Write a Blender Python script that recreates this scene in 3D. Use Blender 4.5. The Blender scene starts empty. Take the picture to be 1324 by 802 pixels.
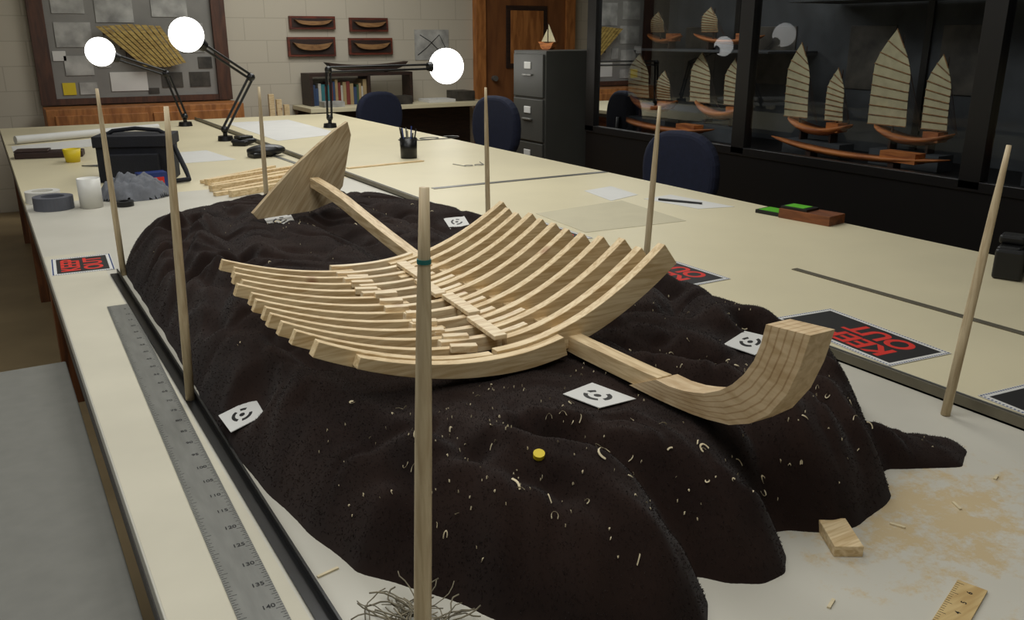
import bpy, bmesh, math, random
import numpy as np
from mathutils import Vector, Matrix, noise as mn
random.seed(4)
rnd=random.random
TZ=0.80
scene=bpy.context.scene
scene.view_settings.view_transform='Standard'

# ---------------------------------------------------------------- materials
def lin(c):
    return tuple(((x/255)/12.92 if x/255<=0.04045 else ((x/255+0.055)/1.055)**2.4) for x in c[:3])+(1,)
def newmat(name):
    m=bpy.data.materials.new(name); m.use_nodes=True
    nt=m.node_tree; b=nt.nodes["Principled BSDF"]; return m,nt,b
def mat(name,col,rough=.6,var=.12,scale=12,bump=0,bscale=None,metal=0,stretch=(1,1,1),sheen=0,detail=4,spec=.5):
    m,nt,b=newmat(name); N=nt.nodes; L=nt.links
    tc=N.new("ShaderNodeTexCoord"); mp=N.new("ShaderNodeMapping"); mp.inputs["Scale"].default_value=stretch
    L.new(tc.outputs["Object"],mp.inputs[0])
    nz=N.new("ShaderNodeTexNoise"); nz.inputs["Scale"].default_value=scale; nz.inputs["Detail"].default_value=detail
    L.new(mp.outputs[0],nz.inputs["Vector"])
    c=lin(col); r=N.new("ShaderNodeValToRGB")
    r.color_ramp.elements[0].position=.3; r.color_ramp.elements[1].position=.7
    r.color_ramp.elements[0].color=tuple(x*(1-var) for x in c[:3])+(1,)
    r.color_ramp.elements[1].color=tuple(min(1,x*(1+var)) for x in c[:3])+(1,)
    L.new(nz.outputs[0],r.inputs[0]); L.new(r.outputs[0],b.inputs["Base Color"])
    b.inputs["Roughness"].default_value=rough; b.inputs["Metallic"].default_value=metal
    b.inputs["Specular IOR Level"].default_value=spec
    if sheen: b.inputs["Sheen Weight"].default_value=sheen
    if bump:
        n2=N.new("ShaderNodeTexNoise"); n2.inputs["Scale"].default_value=bscale or scale*4; n2.inputs["Detail"].default_value=3
        L.new(mp.outputs[0],n2.inputs["Vector"])
        bp=N.new("ShaderNodeBump"); bp.inputs["Strength"].default_value=bump; bp.inputs["Distance"].default_value=.004
        L.new(n2.outputs[0],bp.inputs["Height"]); L.new(bp.outputs[0],b.inputs["Normal"])
    return m
def wood(name,c1,c2,stretch=(3,40,40),scale=3,rough=.55,knots=False,rot=(0,0,0)):
    m,nt,b=newmat(name); N=nt.nodes; L=nt.links
    tc=N.new("ShaderNodeTexCoord"); mr=N.new("ShaderNodeMapping"); mr.inputs["Rotation"].default_value=rot
    L.new(tc.outputs["Object"],mr.inputs[0])
    mp=N.new("ShaderNodeMapping"); mp.inputs["Scale"].default_value=stretch
    L.new(mr.outputs[0],mp.inputs[0])
    nz=N.new("ShaderNodeTexNoise"); nz.inputs["Scale"].default_value=scale; nz.inputs["Detail"].default_value=5; nz.inputs["Distortion"].default_value=.6
    L.new(mp.outputs[0],nz.inputs["Vector"])
    r=N.new("ShaderNodeValToRGB"); r.color_ramp.elements[0].position=.35; r.color_ramp.elements[1].position=.62
    r.color_ramp.elements[0].color=lin(c2); r.color_ramp.elements[1].color=lin(c1)
    L.new(nz.outputs[0],r.inputs[0]); src=r.outputs[0]
    if knots:
        vo=N.new("ShaderNodeTexVoronoi"); vo.inputs["Scale"].default_value=7; L.new(tc.outputs["Object"],vo.inputs["Vector"])
        rr=N.new("ShaderNodeValToRGB"); rr.color_ramp.elements[0].position=.05; rr.color_ramp.elements[1].position=.14
        rr.color_ramp.elements[0].color=(1,1,1,1); rr.color_ramp.elements[1].color=(0,0,0,1)
        L.new(vo.outputs["Distance"],rr.inputs[0])
        mx=N.new("ShaderNodeMixRGB"); mx.inputs[2].default_value=lin((146,84,50)); L.new(rr.outputs[0],mx.inputs[0]); L.new(src,mx.inputs[1]); src=mx.outputs[0]
    L.new(src,b.inputs["Base Color"]); b.inputs["Roughness"].default_value=rough
    return m
def emis(name,col,st):
    m,nt,b=newmat(name); b.inputs["Base Color"].default_value=lin(col)
    b.inputs["Emission Color"].default_value=lin(col); b.inputs["Emission Strength"].default_value=st
    return m

PINE=wood("pine_rib",(232,209,166),(200,170,122),(4,50,50),3,knots=True)
PINEF=wood("pine_floor",(238,220,184),(208,180,138),(6,50,50),3,knots=True)
PINEY=wood("pine_keel",(220,196,154),(184,156,112),(45,4,45),3)
BOW1=wood("pine_bow_light",(208,184,146),(184,156,116),(40,10,40),2)
BOW2=wood("pine_bow_dark",(182,152,112),(154,124,86),(40,10,40),2)
PINEX=wood("pine_plate",(206,186,150),(178,152,114),(60,20,4),2.4,rot=(0,math.radians(-38),0))
DOWEL=wood("dowel_wood",(212,194,158),(188,166,130),(60,60,5),3)
BLK=mat("black_plastic",(14,14,15),.4,.2,20)
BLKM=mat("black_metal",(12,12,12),.35,.2,20)
CREAM=mat("cream_table_vinyl",(213,203,170),.45,.04,3,.05,60)
RUNN=mat("cream_paper",(198,192,172),.6,.06,5)
PAPER=mat("white_paper",(208,207,202),.7,.03,8)
GRAYM=mat("gray_steel",(126,126,122),.38,.1,8,metal=.6,stretch=(1,6,1))
RULM=mat("ruler_steel",(120,120,114),.42,.12,14,metal=.15,stretch=(6,1,1))
CABG=mat("cabinet_gray",(74,74,70),.45,.08,4,metal=.2)
BROWN=wood("brown_oak",(128,74,38),(84,44,22),(20,2,20),2)
BROWNV=wood("brown_oak_vertical",(120,72,38),(80,44,22),(20,20,2),2)
ORANGE=wood("orange_wood",(180,118,62),(138,84,40),(12,12,2),2)
DARKW=wood("dark_wood",(52,32,22),(32,20,14),(4,20,20),2)
POST=wood("post_brown",(84,50,32),(58,34,22),(14,14,2),2)
RED=mat("sign_red",(205,42,28),.6,.05)
SIGNB=mat("sign_black",(22,20,20),.6,.1)
BLUED=mat("sign_blue_dots",(40,60,110),.6,.1)
NAVY=mat("chair_navy_fabric",(18,24,46),.9,.15,40,.3,300)
WHITEP=mat("white_plastic",(215,213,205),.4,.03)
GRAYC=mat("gray_cloth",(105,107,112),.9,.15,20,.4,60)
TAPE=mat("gray_tape",(88,90,98),.5,.1)
YEL=mat("yellow_plastic",(215,190,30),.5,.05)
GREEN=mat("green_plastic",(90,180,40),.4,.1)
BLUE=mat("blue_box",(30,50,110),.5,.15)
SAIL=mat("sail_cloth",(180,172,140),.9,.12,20)
HULLO=wood("hull_orange",(190,116,56),(134,72,34),(10,2,20),3)
SHAV=mat("wood_shaving",(208,194,160),.7,.15,50)
GLOBE=emis("lamp_globe_glow",(255,253,248),3.4)
TEAL=mat("teal_band",(30,110,105),.6,.1)

# ---------------------------------------------------------------- mesh builder
class M:
    def __init__(s,name): s.n=name; s.v=[]; s.f=[]; s.mi=[]; s.sm=[]; s.mats=[]
    def mid(s,m):
        if m not in s.mats: s.mats.append(m)
        return s.mats.index(m)
    def add(s,vs,fs,m,smooth=False,mw=None):
        o=len(s.v); k=s.mid(m)
        for p in vs:
            p=Vector(p)
            if mw is not None: p=mw@p
            s.v.append(tuple(p))
        for f in fs: s.f.append(tuple(i+o for i in f)); s.mi.append(k); s.sm.append(smooth)
        return s
    def box(s,x0,x1,y0,y1,z0,z1,m,mw=None):
        vs=[(x,y,z) for z in (z0,z1) for y in (y0,y1) for x in (x0,x1)]
        return s.add(vs,[(0,2,3,1),(4,5,7,6),(0,1,5,4),(2,6,7,3),(0,4,6,2),(1,3,7,5)],m,mw=mw)
    def cyl(s,p0,p1,r0,r1,m,seg=16,mw=None):
        p0=Vector(p0);p1=Vector(p1);d=(p1-p0).normalized()
        a=d.orthogonal().normalized();b=d.cross(a); vs=[];n=seg
        for p,r in((p0,r0),(p1,r1)):
            for i in range(n):
                t=2*math.pi*i/n; vs.append(p+a*(r*math.cos(t))+b*(r*math.sin(t)))
        s.add(vs,[(i,(i+1)%n,n+(i+1)%n,n+i) for i in range(n)],m,True,mw)
        s.add(vs[:n],[tuple(range(n))[::-1]],m,False,mw); s.add(vs[n:],[tuple(range(n))],m,False,mw); return s
    def tube(s,path,r,m,seg=8,mw=None):
        P=[Vector(p) for p in path]; vs=[];fs=[]; a=None
        for i,p in enumerate(P):
            d=(P[min(i+1,len(P)-1)]-P[max(i-1,0)]).normalized()
            a=(d.orthogonal() if a is None else (a-d*a.dot(d))).normalized(); b=d.cross(a)
            rr=r[i] if isinstance(r,(list,tuple)) else r
            for k in range(seg):
                t=2*math.pi*k/seg; vs.append(p+a*(rr*math.cos(t))+b*(rr*math.sin(t)))
        for i in range(len(P)-1):
            for k in range(seg):
                fs.append((i*seg+k,i*seg+(k+1)%seg,(i+1)*seg+(k+1)%seg,(i+1)*seg+k))
        fs.append(tuple(range(seg))[::-1]); fs.append(tuple(range((len(P)-1)*seg,len(P)*seg)))
        return s.add(vs,fs,m,True,mw)
    def prism(s,pts,off,m,mw=None,smooth=False):
        n=len(pts);off=Vector(off);vs=[Vector(p) for p in pts];vs+= [p+off for p in vs]
        return s.add(vs,[tuple(range(n))[::-1],tuple(range(n,2*n))]+[(i,(i+1)%n,n+(i+1)%n,n+i) for i in range(n)],m,smooth,mw)
    def strip(s,A,B,off,m,mw=None):
        n=len(A);off=Vector(off);vs=[Vector(p) for p in A]+[Vector(p) for p in B]; vs+=[p+off for p in vs]; fs=[]
        for i in range(n-1):
            fs+=[(i,i+1,n+i+1,n+i),(2*n+i,3*n+i,3*n+i+1,2*n+i+1),(i,2*n+i,2*n+i+1,i+1),(n+i,n+i+1,3*n+i+1,3*n+i)]
        fs+=[(0,n,3*n,2*n),(n-1,3*n-1,4*n-1,2*n-1)]
        return s.add(vs,fs,m,False,mw)
    def lathe(s,c,prof,m,seg=24,mw=None,smooth=True):
        vs=[];fs=[];n=seg
        for r,z in prof:
            for i in range(n):
                t=2*math.pi*i/n; vs.append((c[0]+r*math.cos(t),c[1]+r*math.sin(t),c[2]+z))
        for j in range(len(prof)-1):
            for i in range(n): fs.append((j*n+i,j*n+(i+1)%n,(j+1)*n+(i+1)%n,(j+1)*n+i))
        return s.add(vs,fs,m,smooth,mw)
    def sphere(s,c,r,m,seg=24,sc=(1,1,1),mw=None):
        prof=[(max(1e-4,math.sin(math.pi*j/14)),-math.cos(math.pi*j/14)) for j in range(15)]
        T=Matrix.Translation(c)@Matrix.Diagonal((r*sc[0],r*sc[1],r*sc[2],1))
        if mw is not None: T=mw@T
        return s.lathe((0,0,0),prof,m,seg,T)
    def text(s,body,size,m,mw):
        cu=bpy.data.curves.new("tmp",'FONT'); cu.body=body; cu.size=size; cu.align_x='CENTER'; cu.align_y='CENTER'; cu.offset=size*.02
        ob=bpy.data.objects.new("tmp",cu); bpy.context.collection.objects.link(ob); bpy.context.view_layer.update()
        me=bpy.data.meshes.new_from_object(ob)
        s.add([v.co.copy() for v in me.vertices],[tuple(p.vertices) for p in me.polygons],m,False,mw)
        bpy.data.objects.remove(ob); bpy.data.meshes.remove(me); return s
    def finish(s,bevel=0,seg=2,parent=None,sub=0,recalc=True):
        me=bpy.data.meshes.new(s.n); me.from_pydata(s.v,[],s.f); 
        for m in s.mats: me.materials.append(m)
        me.polygons.foreach_set("material_index",s.mi); me.polygons.foreach_set("use_smooth",s.sm)
        if recalc:
            bm=bmesh.new(); bm.from_mesh(me); bmesh.ops.recalc_face_normals(bm,faces=bm.faces); bm.to_mesh(me); bm.free()
        me.update()
        ob=bpy.data.objects.new(s.n,me); bpy.context.collection.objects.link(ob)
        if bevel:
            b=ob.modifiers.new("bevel",'BEVEL'); b.width=bevel; b.segments=seg; b.limit_method='ANGLE'
        if parent: ob.parent=parent
        return ob
def empty(name):
    e=bpy.data.objects.new(name,None); bpy.context.collection.objects.link(e); e.empty_display_size=.05; return e
def TR(x,y,z,rz=0,rx=0,ry=0):
    return Matrix.Translation((x,y,z))@Matrix.Rotation(rz,4,'Z')@Matrix.Rotation(ry,4,'Y')@Matrix.Rotation(rx,4,'X')

# ---------------------------------------------------------------- room
m,nt,b=newmat("painted_block_wall"); N=nt.nodes;L=nt.links
tc=N.new("ShaderNodeTexCoord"); mp=N.new("ShaderNodeMapping"); mp.inputs["Rotation"].default_value=(math.pi/2,0,0)
L.new(tc.outputs["Object"],mp.inputs[0]); br=N.new("ShaderNodeTexBrick"); br.inputs["Scale"].default_value=1
br.inputs["Brick Width"].default_value=.4; br.inputs["Row Height"].default_value=.2; br.inputs["Mortar Size"].default_value=.004
br.inputs["Color1"].default_value=lin((188,180,163)); br.inputs["Color2"].default_value=lin((185,177,160)); br.inputs["Mortar"].default_value=lin((168,160,144))
L.new(mp.outputs[0],br.inputs["Vector"]); L.new(br.outputs["Color"],b.inputs["Base Color"]); b.inputs["Roughness"].default_value=.7
WALLB=m
WALL=mat("painted_wall",(136,130,116),.8,.05,3)
CEIL=mat("ceiling_tile",(150,148,142),.9,.05,3)
FLOOR=mat("floor_linoleum",(150,130,96),.5,.15,3)
X0,X1,Y0,Y1,ZC=-2.6,6.2,-2.6,8.5,3.0
M("floor").box(X0-.1,X1+.1,Y0-.1,Y1+.1,-.1,0,FLOOR).finish()
M("ceiling").box(X0-.1,X1+.1,Y0-.1,Y1+.1,ZC,ZC+.1,CEIL).finish()
M("wall_back").box(X0-.1,X1+.1,Y1,Y1+.1,0,ZC,WALLB).finish()
M("wall_front").box(X0-.1,X1+.1,Y0-.1,Y0,0,ZC,WALL).finish()
M("wall_left").box(X0-.1,X0,Y0,Y1,0,ZC,WALL).finish()
M("wall_right").box(X1,X1+.1,Y0,Y1,0,ZC,WALL).finish()
M("wall_partition").box(4.42,4.52,Y0,5.2,0,ZC,WALL).box(4.52,X1,5.1,5.2,0,ZC,WALL).finish()

d=M("door_1")
d.box(4.60,4.72,8.42,8.499,0,2.2,ORANGE).box(5.75,5.87,8.42,8.499,0,2.2,ORANGE).box(4.60,5.87,8.42,8.499,2.08,2.2,ORANGE)
DOORM=wood("door_wood",(128,80,42),(104,62,32),(6,20,1),2)
d.box(4.72,5.75,8.45,8.495,0,2.08,DOORM)
d.box(4.98,5.5,8.435,8.45,1.1,1.75,DARKW).box(5.03,5.45,8.43,8.436,1.15,1.7,ORANGE)
d.cyl((4.82,8.44,1.0),(4.82,8.39,1.0),.03,.03,GRAYM)
d.finish(.004)

# ---------------------------------------------------------------- tables
m,nt,b=newmat("white_table_paint"); N=nt.nodes;L=nt.links
tc=N.new("ShaderNodeTexCoord")
nz=N.new("ShaderNodeTexNoise"); nz.inputs["Scale"].default_value=5; nz.inputs["Detail"].default_value=6; L.new(tc.outputs["Object"],nz.inputs[0])
r=N.new("ShaderNodeValToRGB"); r.color_ramp.elements[0].color=lin((184,180,166)); r.color_ramp.elements[1].color=lin((205,201,188)); L.new(nz.outputs[0],r.inputs[0])
vd=N.new("ShaderNodeVectorMath"); vd.operation='SUBTRACT'; vd.inputs[1].default_value=(1.08,.615,.8); L.new(tc.outputs["Object"],vd.inputs[0])
vs_=N.new("ShaderNodeVectorMath"); vs_.operation='MULTIPLY'; vs_.inputs[1].default_value=(4.6,7,0); L.new(vd.outputs[0],vs_.inputs[0])
ln=N.new("ShaderNodeVectorMath"); ln.operation='LENGTH'; L.new(vs_.outputs[0],ln.inputs[0])
n3=N.new("ShaderNodeTexNoise"); n3.inputs["Scale"].default_value=20; n3.inputs["Detail"].default_value=12; n3.inputs["Roughness"].default_value=.75; L.new(tc.outputs["Object"],n3.inputs[0])
ml=N.new("ShaderNodeMath"); ml.operation='MULTIPLY_ADD'; ml.inputs[1].default_value=.17; ml.inputs[2].default_value=.335; L.new(ln.outputs["Value"],ml.inputs[0])
sb=N.new("ShaderNodeMath"); sb.operation='SUBTRACT'; L.new(n3.outputs[0],sb.inputs[0]); L.new(ml.outputs[0],sb.inputs[1])
mu=N.new("ShaderNodeMath"); mu.operation='MULTIPLY'; mu.inputs[1].default_value=8; mu.use_clamp=True; L.new(sb.outputs[0],mu.inputs[0])
mu2=N.new("ShaderNodeMath"); mu2.operation='MULTIPLY'; mu2.inputs[1].default_value=.8; L.new(mu.outputs[0],mu2.inputs[0])
mx=N.new("ShaderNodeMixRGB"); mx.inputs[2].default_value=lin((192,168,122)); L.new(mu2.outputs[0],mx.inputs[0]); L.new(r.outputs[0],mx.inputs[1])
L.new(mx.outputs[0],b.inputs["Base Color"]); b.inputs["Roughness"].default_value=.45
bp=N.new("ShaderNodeBump"); bp.inputs["Strength"].default_value=.15; n4=N.new("ShaderNodeTexNoise"); n4.inputs["Scale"].default_value=60; L.new(tc.outputs["Object"],n4.inputs[0]); L.new(n4.outputs[0],bp.inputs["Height"]); L.new(bp.outputs[0],b.inputs["Normal"])
WHITET=m
EDGE=mat("table_edge_dark",(58,52,46),.5,.1)
t=M("work_table")
t.box(.09,1.462,-.6,3.95,.77,.80,WHITET).box(.0895,1.462,3.95,7.4,.77,.80,CREAM)
t.box(.088,1.46,-.6,7.39,.74,.77,EDGE)
t.box(.13,.16,-.5,7.3,.60,.74,BROWN).box(1.38,1.41,-.5,7.3,.60,.74,BROWN).box(.13,1.41,7.25,7.28,.6,.74,BROWN).box(.13,1.41,-.5,-.47,.6,.74,BROWN)
for yy in (-.42,1.2,3.75,5.4,7.1):
    for xx in (.12,1.33): t.box(xx,xx+.09,yy,yy+.09,0,.74,BROWNV)
t.finish(.002)
t=M("drafting_table")
t.box(1.488,2.62,-.6,7.4,.77,.80,CREAM).box(1.49,2.615,-.59,7.39,.74,.77,EDGE)
t.box(1.53,1.56,-.5,7.3,.6,.74,BROWN).box(2.5,2.53,-.5,7.3,.6,.74,BROWN)
for yy in (-.42,3.3,7.1):
    for xx in (1.52,2.46): t.box(xx,xx+.08,yy,yy+.08,0,.74,BROWNV)
t.finish(.002)
t=M("cream_paper_runner"); t.box(.093,.236,.0,2.95,.80,.8008,RUNN); t.finish()
t=M("side_table"); GT=mat("gray_laminate",(112,111,104),.6,.06,30)
t.box(-1.3,.078,-.6,2.17,.69,.72,GT).box(-1.29,.07,-.59,2.16,.66,.69,EDGE)
for yy in (-.5,2.0):
    for xx in (-1.25,-.02): t.box(xx,xx+.05,yy,yy+.05,0,.67,GRAYM)
t.finish(.003)
t=M("metal_seam_channel"); BR=mat("bronze_metal",(108,102,86),.4,.1,20,metal=.4)
t.box(1.452,1.458,.1,7.38,.8002,.822,BR).box(1.452,1.49,.1,7.38,.8002,.804,BR).box(1.486,1.49,.1,7.38,.80,.812,GRAYM); t.finish()
t=M("metal_table_strip"); t.box(1.945,1.968,.2,1.67,.8002,.8022,BR); t.finish()
t=M("metal_joint_strip"); t.box(1.66,2.61,3.44,3.475,.8002,.8022,GRAYM); t.finish()
t=M("black_angle_bar"); t.box(.240,.262,.25,2.62,.8012,.804,BLKM).box(.258,.262,.25,2.62,.8012,.816,BLKM); t.finish(.0005)

r0=Vector((.219,2.29,0)); r1=Vector((.183,.55,0)); ang=math.atan2(r1.y-r0.y,r1.x-r0.x); ln_=(r1-r0).length
T=TR(r0.x,r0.y,.8014,ang); rl=M("steel_ruler")
rl.box(0,ln_,-.027,.027,0,.0016,RULM,T)
n=int(ln_/.005)
for i in range(2,n-1):
    x=i*.005; w=.010 if i%10==0 else (.007 if i%2==0 else .004)
    rl.box(x,x+.0006,.027-w,.0265,.0016,.0018,SIGNB,T); rl.box(x,x+.0006,-.0265,-.027+w,.0016,.0018,SIGNB,T)
    if i%10==0: rl.text(str(i//2),.011,SIGNB,T@TR(x-.007,.010,.0019,math.pi/2)); 
rl.finish()

# ---------------------------------------------------------------- blanket
poly=[(.282,2.654),(.280,2.221),(.279,1.899),(.268,1.538),(.268,1.338),(.275,1.221),(.296,1.031),(.320,.914),(.375,.832),(.422,.744),(.491,.655),(.56,.605),(.62,.602),(.655,.64),(.678,.695),(.705,.655),(.74,.633),(.785,.632),(.812,.665),(.835,.71),(.865,.700),(.911,.662),(.99,.665),(1.066,.691),(1.10,.735),(1.133,.745),(1.18,.715),(1.240,.690),(1.302,.716),(1.318,.755),(1.285,.80),(1.22,.835),(1.25,.88),(1.31,.95),(1.35,1.10),(1.36,1.4),(1.36,1.8),(1.36,2.2),(1.33,2.5),(1.22,2.75),(1.08,2.98),(.8,3.05),(.55,2.95),(.42,2.84),(.31,2.76)]
PA=np.array(poly); PB=np.roll(PA,-1,axis=0)
def sdf(x,y):
    dmin=np.full(x.shape,1e9); ins=np.zeros(x.shape,bool)
    for (ax,ay),(bx,by) in zip(PA,PB):
        ex,ey=bx-ax,by-ay; wx,wy=x-ax,y-ay
        tt=np.clip((wx*ex+wy*ey)/(ex*ex+ey*ey),0,1)
        dmin=np.minimum(dmin,np.hypot(wx-ex*tt,wy-ey*tt))
        c=((ay<=y)&(by>y))|((by<=y)&(ay>y)); xi=ax+(y-ay)/(by-ay+1e-12)*ex; ins^=(c&(x<xi))
    return np.where(ins,dmin,-dmin)
def seg(x,y,pts):
    d=np.full(x.shape,1e9)
    for (ax,ay),(bx,by) in zip(pts[:-1],pts[1:]):
        ex,ey=bx-ax,by-ay; wx,wy=x-ax,y-ay; tt=np.clip((wx*ex+wy*ey)/(ex*ex+ey*ey),0,1)
        d=np.minimum(d,np.hypot(wx-ex*tt,wy-ey*tt))
    return d
folds=[([(.678,.68),(.665,.76),(.64,.84),(.57,.92)],.020,.034),([(.835,.70),(.885,.80),(.90,.90),(.88,1.0)],.024,.042),
 ([(.985,.65),(1.02,.76),(1.03,.88)],.014,.022),([(1.11,.74),(1.155,.83),(1.19,.95),(1.18,1.1)],.025,.05),
 ([(.745,.64),(.765,.75),(.77,.84)],.014,.012),([(.56,.62),(.55,.75),(.49,.86),(.47,1.0)],.018,.014),
 ([(.93,1.3),(.93,1.12),(.97,1.0)],.03,.03),([(.40,.80),(.39,.98),(.355,1.22)],.018,.016),
 ([(.34,1.7),(.40,1.9),(.36,2.2),(.40,2.5)],.022,.028),([(.29,1.85),(.33,1.72),(.38,1.55),(.42,1.3)],.016,.018),
 ([(.29,2.0),(.36,2.1),(.5,2.1)],.018,.026),([(.48,2.0),(.52,2.4),(.62,2.7)],.03,.02),
 ([(.30,2.35),(.40,2.38),(.47,2.55)],.016,.030),([(.32,2.6),(.42,2.5)],.014,.026),([(.29,2.2),(.38,2.25),(.44,2.4)],.014,.02),
 ([(.80,1.8),(.82,2.1),(.80,2.4)],.05,.03),([(1.05,1.9),(1.08,2.2),(1.0,2.5)],.03,.02),([(1.1,1.2),(1.2,1.35),(1.15,1.6)],.025,.026),
 ([(1.08,.70),(1.09,.82),(1.07,.92)],.014,.016),([(.33,1.0),(.42,.92),(.50,.90)],.016,.010),([(.46,.74),(.50,.82)],.012,.010)]
lumps=[(.40,2.55,.10,.025),(.62,2.25,.14,.015),(1.04,.955,.08,-.024),(1.13,2.19,.10,-.02),(.45,1.35,.08,-.012)]
MK=[(.731,.968,.927,0.0,.06,[(.686,.997),(.749,1.009),(.775,.933),(.708,.934)]),
    (.294,1.376,.836,.36,-.05,[(.268,1.424),(.330,1.416),(.324,1.331),(.268,1.337)]),
    (1.118,1.037,.920,-.05,.05,[(1.062,1.046),(1.153,1.085),(1.181,1.032),(1.078,.986)]),
    (.690,2.455,.934,.0,.08,[(.654,2.491),(.741,2.530),(.724,2.424),(.642,2.389)]),
    (1.160,2.259,.915,.0,.08,[(1.141,2.309),(1.211,2.307),(1.182,2.220),(1.109,2.201)])]
def hraw(x,y):
    d=sdf(x,y)
    nz=np.array([mn.noise(Vector((a*7,b*5,0))) for a,b in zip(x.ravel(),y.ravel())]).reshape(x.shape)
    nz2=np.array([mn.noise(Vector((a*18+nn*2,b*9,3))) for a,b,nn in zip(x.ravel(),y.ravel(),nz.ravel())]).reshape(x.shape)
    cr=np.array([mn.noise(Vector((a*6+nn*1.5,b*3.0+nn,7))) for a,b,nn in zip(x.ravel(),y.ravel(),nz.ravel())]).reshape(x.shape)
    d2=d+nz2*.006
    tail=1/(1+np.exp(-((x-1.165)*90)))*1/(1+np.exp(((y-.855)*90)))
    H=.134*(1-.80*tail)
    q=np.clip(d2/.13,0,1); prof=np.sin(q*math.pi/2)**.75
    for pts,w,a in folds:
        sd=seg(x,y,pts)
        H=H-a*.75*np.exp(-(sd/w)**2)-a*.3*np.exp(-sd/(w*.5))+ a*.35*np.exp(-((sd-w*2.2)/w)**2)
    for lx,ly,lr,a in lumps: H=H+a*np.exp(-(((x-lx)**2+(y-ly)**2)/lr**2))
    H=H+nz*.009+nz2*.0035-.013*np.exp(-(cr/.07)**2)+.004
    hull=np.exp(-(((x-.68)/.28)**4+((y-1.44)/.42)**4)); cap=.124
    H=np.where((hull>.1),np.minimum(H,cap*hull+H*(1-hull)),H)
    kl=np.exp(-((x-.80)/.05)**2)*(y<1.75)*(y>.70); H=np.where(kl>.2,np.minimum(H,.133),H)
    R=H*prof
    for (mx_,my_,mz_,gx_,gy_,cc) in MK:
        w=np.exp(-(np.hypot(x-mx_,y-my_)/.062)**6); R=R*(1-w)+w*(mz_-TZ+gx_*(x-mx_)+gy_*(y-my_))
    return np.where(d2>0,np.maximum(R,.003),np.maximum(d2*1.5,-.015)),d
G=.005
gx=np.arange(.22,1.41,G); gy=np.arange(.56,3.11,G)
GX,GY=np.meshgrid(gx,gy); HH,DD=hraw(GX,GY)
for _ in range(3):
    HH[1:-1,1:-1]=(HH[1:-1,1:-1]*2+HH[:-2,1:-1]+HH[2:,1:-1]+HH[1:-1,:-2]+HH[1:-1,2:])/6
def hz(x,y):
    fx=(x-gx[0])/G; fy=(y-gy[0])/G; i=int(np.clip(fx,0,len(gx)-2)); j=int(np.clip(fy,0,len(gy)-2)); a=fx-i;b_=fy-j
    return TZ+float(HH[j,i]*(1-a)*(1-b_)+HH[j,i+1]*a*(1-b_)+HH[j+1,i]*(1-a)*b_+HH[j+1,i+1]*a*b_)
nx,ny=len(gx),len(gy)
keep=DD>-.02
idx=-np.ones((ny,nx),int); vs=[];k=0
RS=np.random.RandomState(2)
fuzz=RS.normal(0,.00025,(ny,nx))
for j in range(ny):
    for i in range(nx):
        if keep[j,i]: idx[j,i]=k;k+=1;vs.append((gx[i],gy[j],TZ+HH[j,i]+fuzz[j,i]))
fs=[]
for j in range(ny-1):
    for i in range(nx-1):
        q=(idx[j,i],idx[j,i+1],idx[j+1,i+1],idx[j+1,i])
        if min(q)>=0: fs.append(tuple(int(a) for a in q))
nsm=len(fs)
NT=330000
JX=RS.randint(1,nx-1,NT); JY=RS.randint(1,ny-1,NT)
ok=(DD[JY,JX]>.002)
# keep the pile denser towards the near end where it is seen close up
ok&=(RS.uniform(0,1,NT)<np.where(gy[JY]<1.3,1.0,.45))
for (mx_,my_,mz_,a1,a2,cc) in MK: ok&=(np.hypot(gx[JX]-mx_,gy[JY]-my_)>.045)
JX=JX[ok];JY=JY[ok]; n_=len(JX)
bx=gx[JX]+RS.uniform(-.5,.5,n_)*G; by=gy[JY]+RS.uniform(-.5,.5,n_)*G
sx=(HH[JY,JX+1]-HH[JY,JX-1])/(2*G); sy=(HH[JY+1,JX]-HH[JY-1,JX])/(2*G)
bz=TZ+HH[JY,JX]+sx*(bx-gx[JX])+sy*(by-gy[JY])-.0006
nl=np.sqrt(sx**2+sy**2+1); nxv,nyv,nzv=-sx/nl,-sy/nl,1/nl
an=RS.uniform(0,6.283,n_); hw=RS.uniform(.0003,.0006,n_); hl=RS.uniform(.0015,.0032,n_)
jx=RS.normal(0,.45,n_)*hl; jy=RS.normal(0,.45,n_)*hl
base=k
V=np.empty((n_,3,3))
V[:,0]=np.stack([bx+np.cos(an)*hw,by+np.sin(an)*hw,bz+(sx*np.cos(an)+sy*np.sin(an))*hw],1)
V[:,1]=np.stack([bx-np.cos(an)*hw,by-np.sin(an)*hw,bz-(sx*np.cos(an)+sy*np.sin(an))*hw],1)
V[:,2]=np.stack([bx+nxv*hl+jx,by+nyv*hl+jy,bz+nzv*hl+sx*jx+sy*jy],1)
vs+= [tuple(p) for p in V.reshape(-1,3).tolist()]
fs+= [(base+3*i,base+3*i+1,base+3*i+2) for i in range(n_)]
m,nt,b=newmat("dark_brown_terry_cloth"); N=nt.nodes;L=nt.links
tc=N.new("ShaderNodeTexCoord"); nz=N.new("ShaderNodeTexNoise"); nz.inputs["Scale"].default_value=9; nz.inputs["Detail"].default_value=5; L.new(tc.outputs["Object"],nz.inputs[0])
r=N.new("ShaderNodeValToRGB"); r.color_ramp.elements[0].position=.3;r.color_ramp.elements[1].position=.75
r.color_ramp.elements[0].color=lin((28,19,16)); r.color_ramp.elements[1].color=lin((44,32,27)); L.new(nz.outputs[0],r.inputs[0])
L.new(r.outputs[0],b.inputs["Base Color"]); b.inputs["Roughness"].default_value=1; b.inputs["Specular IOR Level"].default_value=.04
b.inputs["Sheen Weight"].default_value=.06; b.inputs["Sheen Roughness"].default_value=.6
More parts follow.
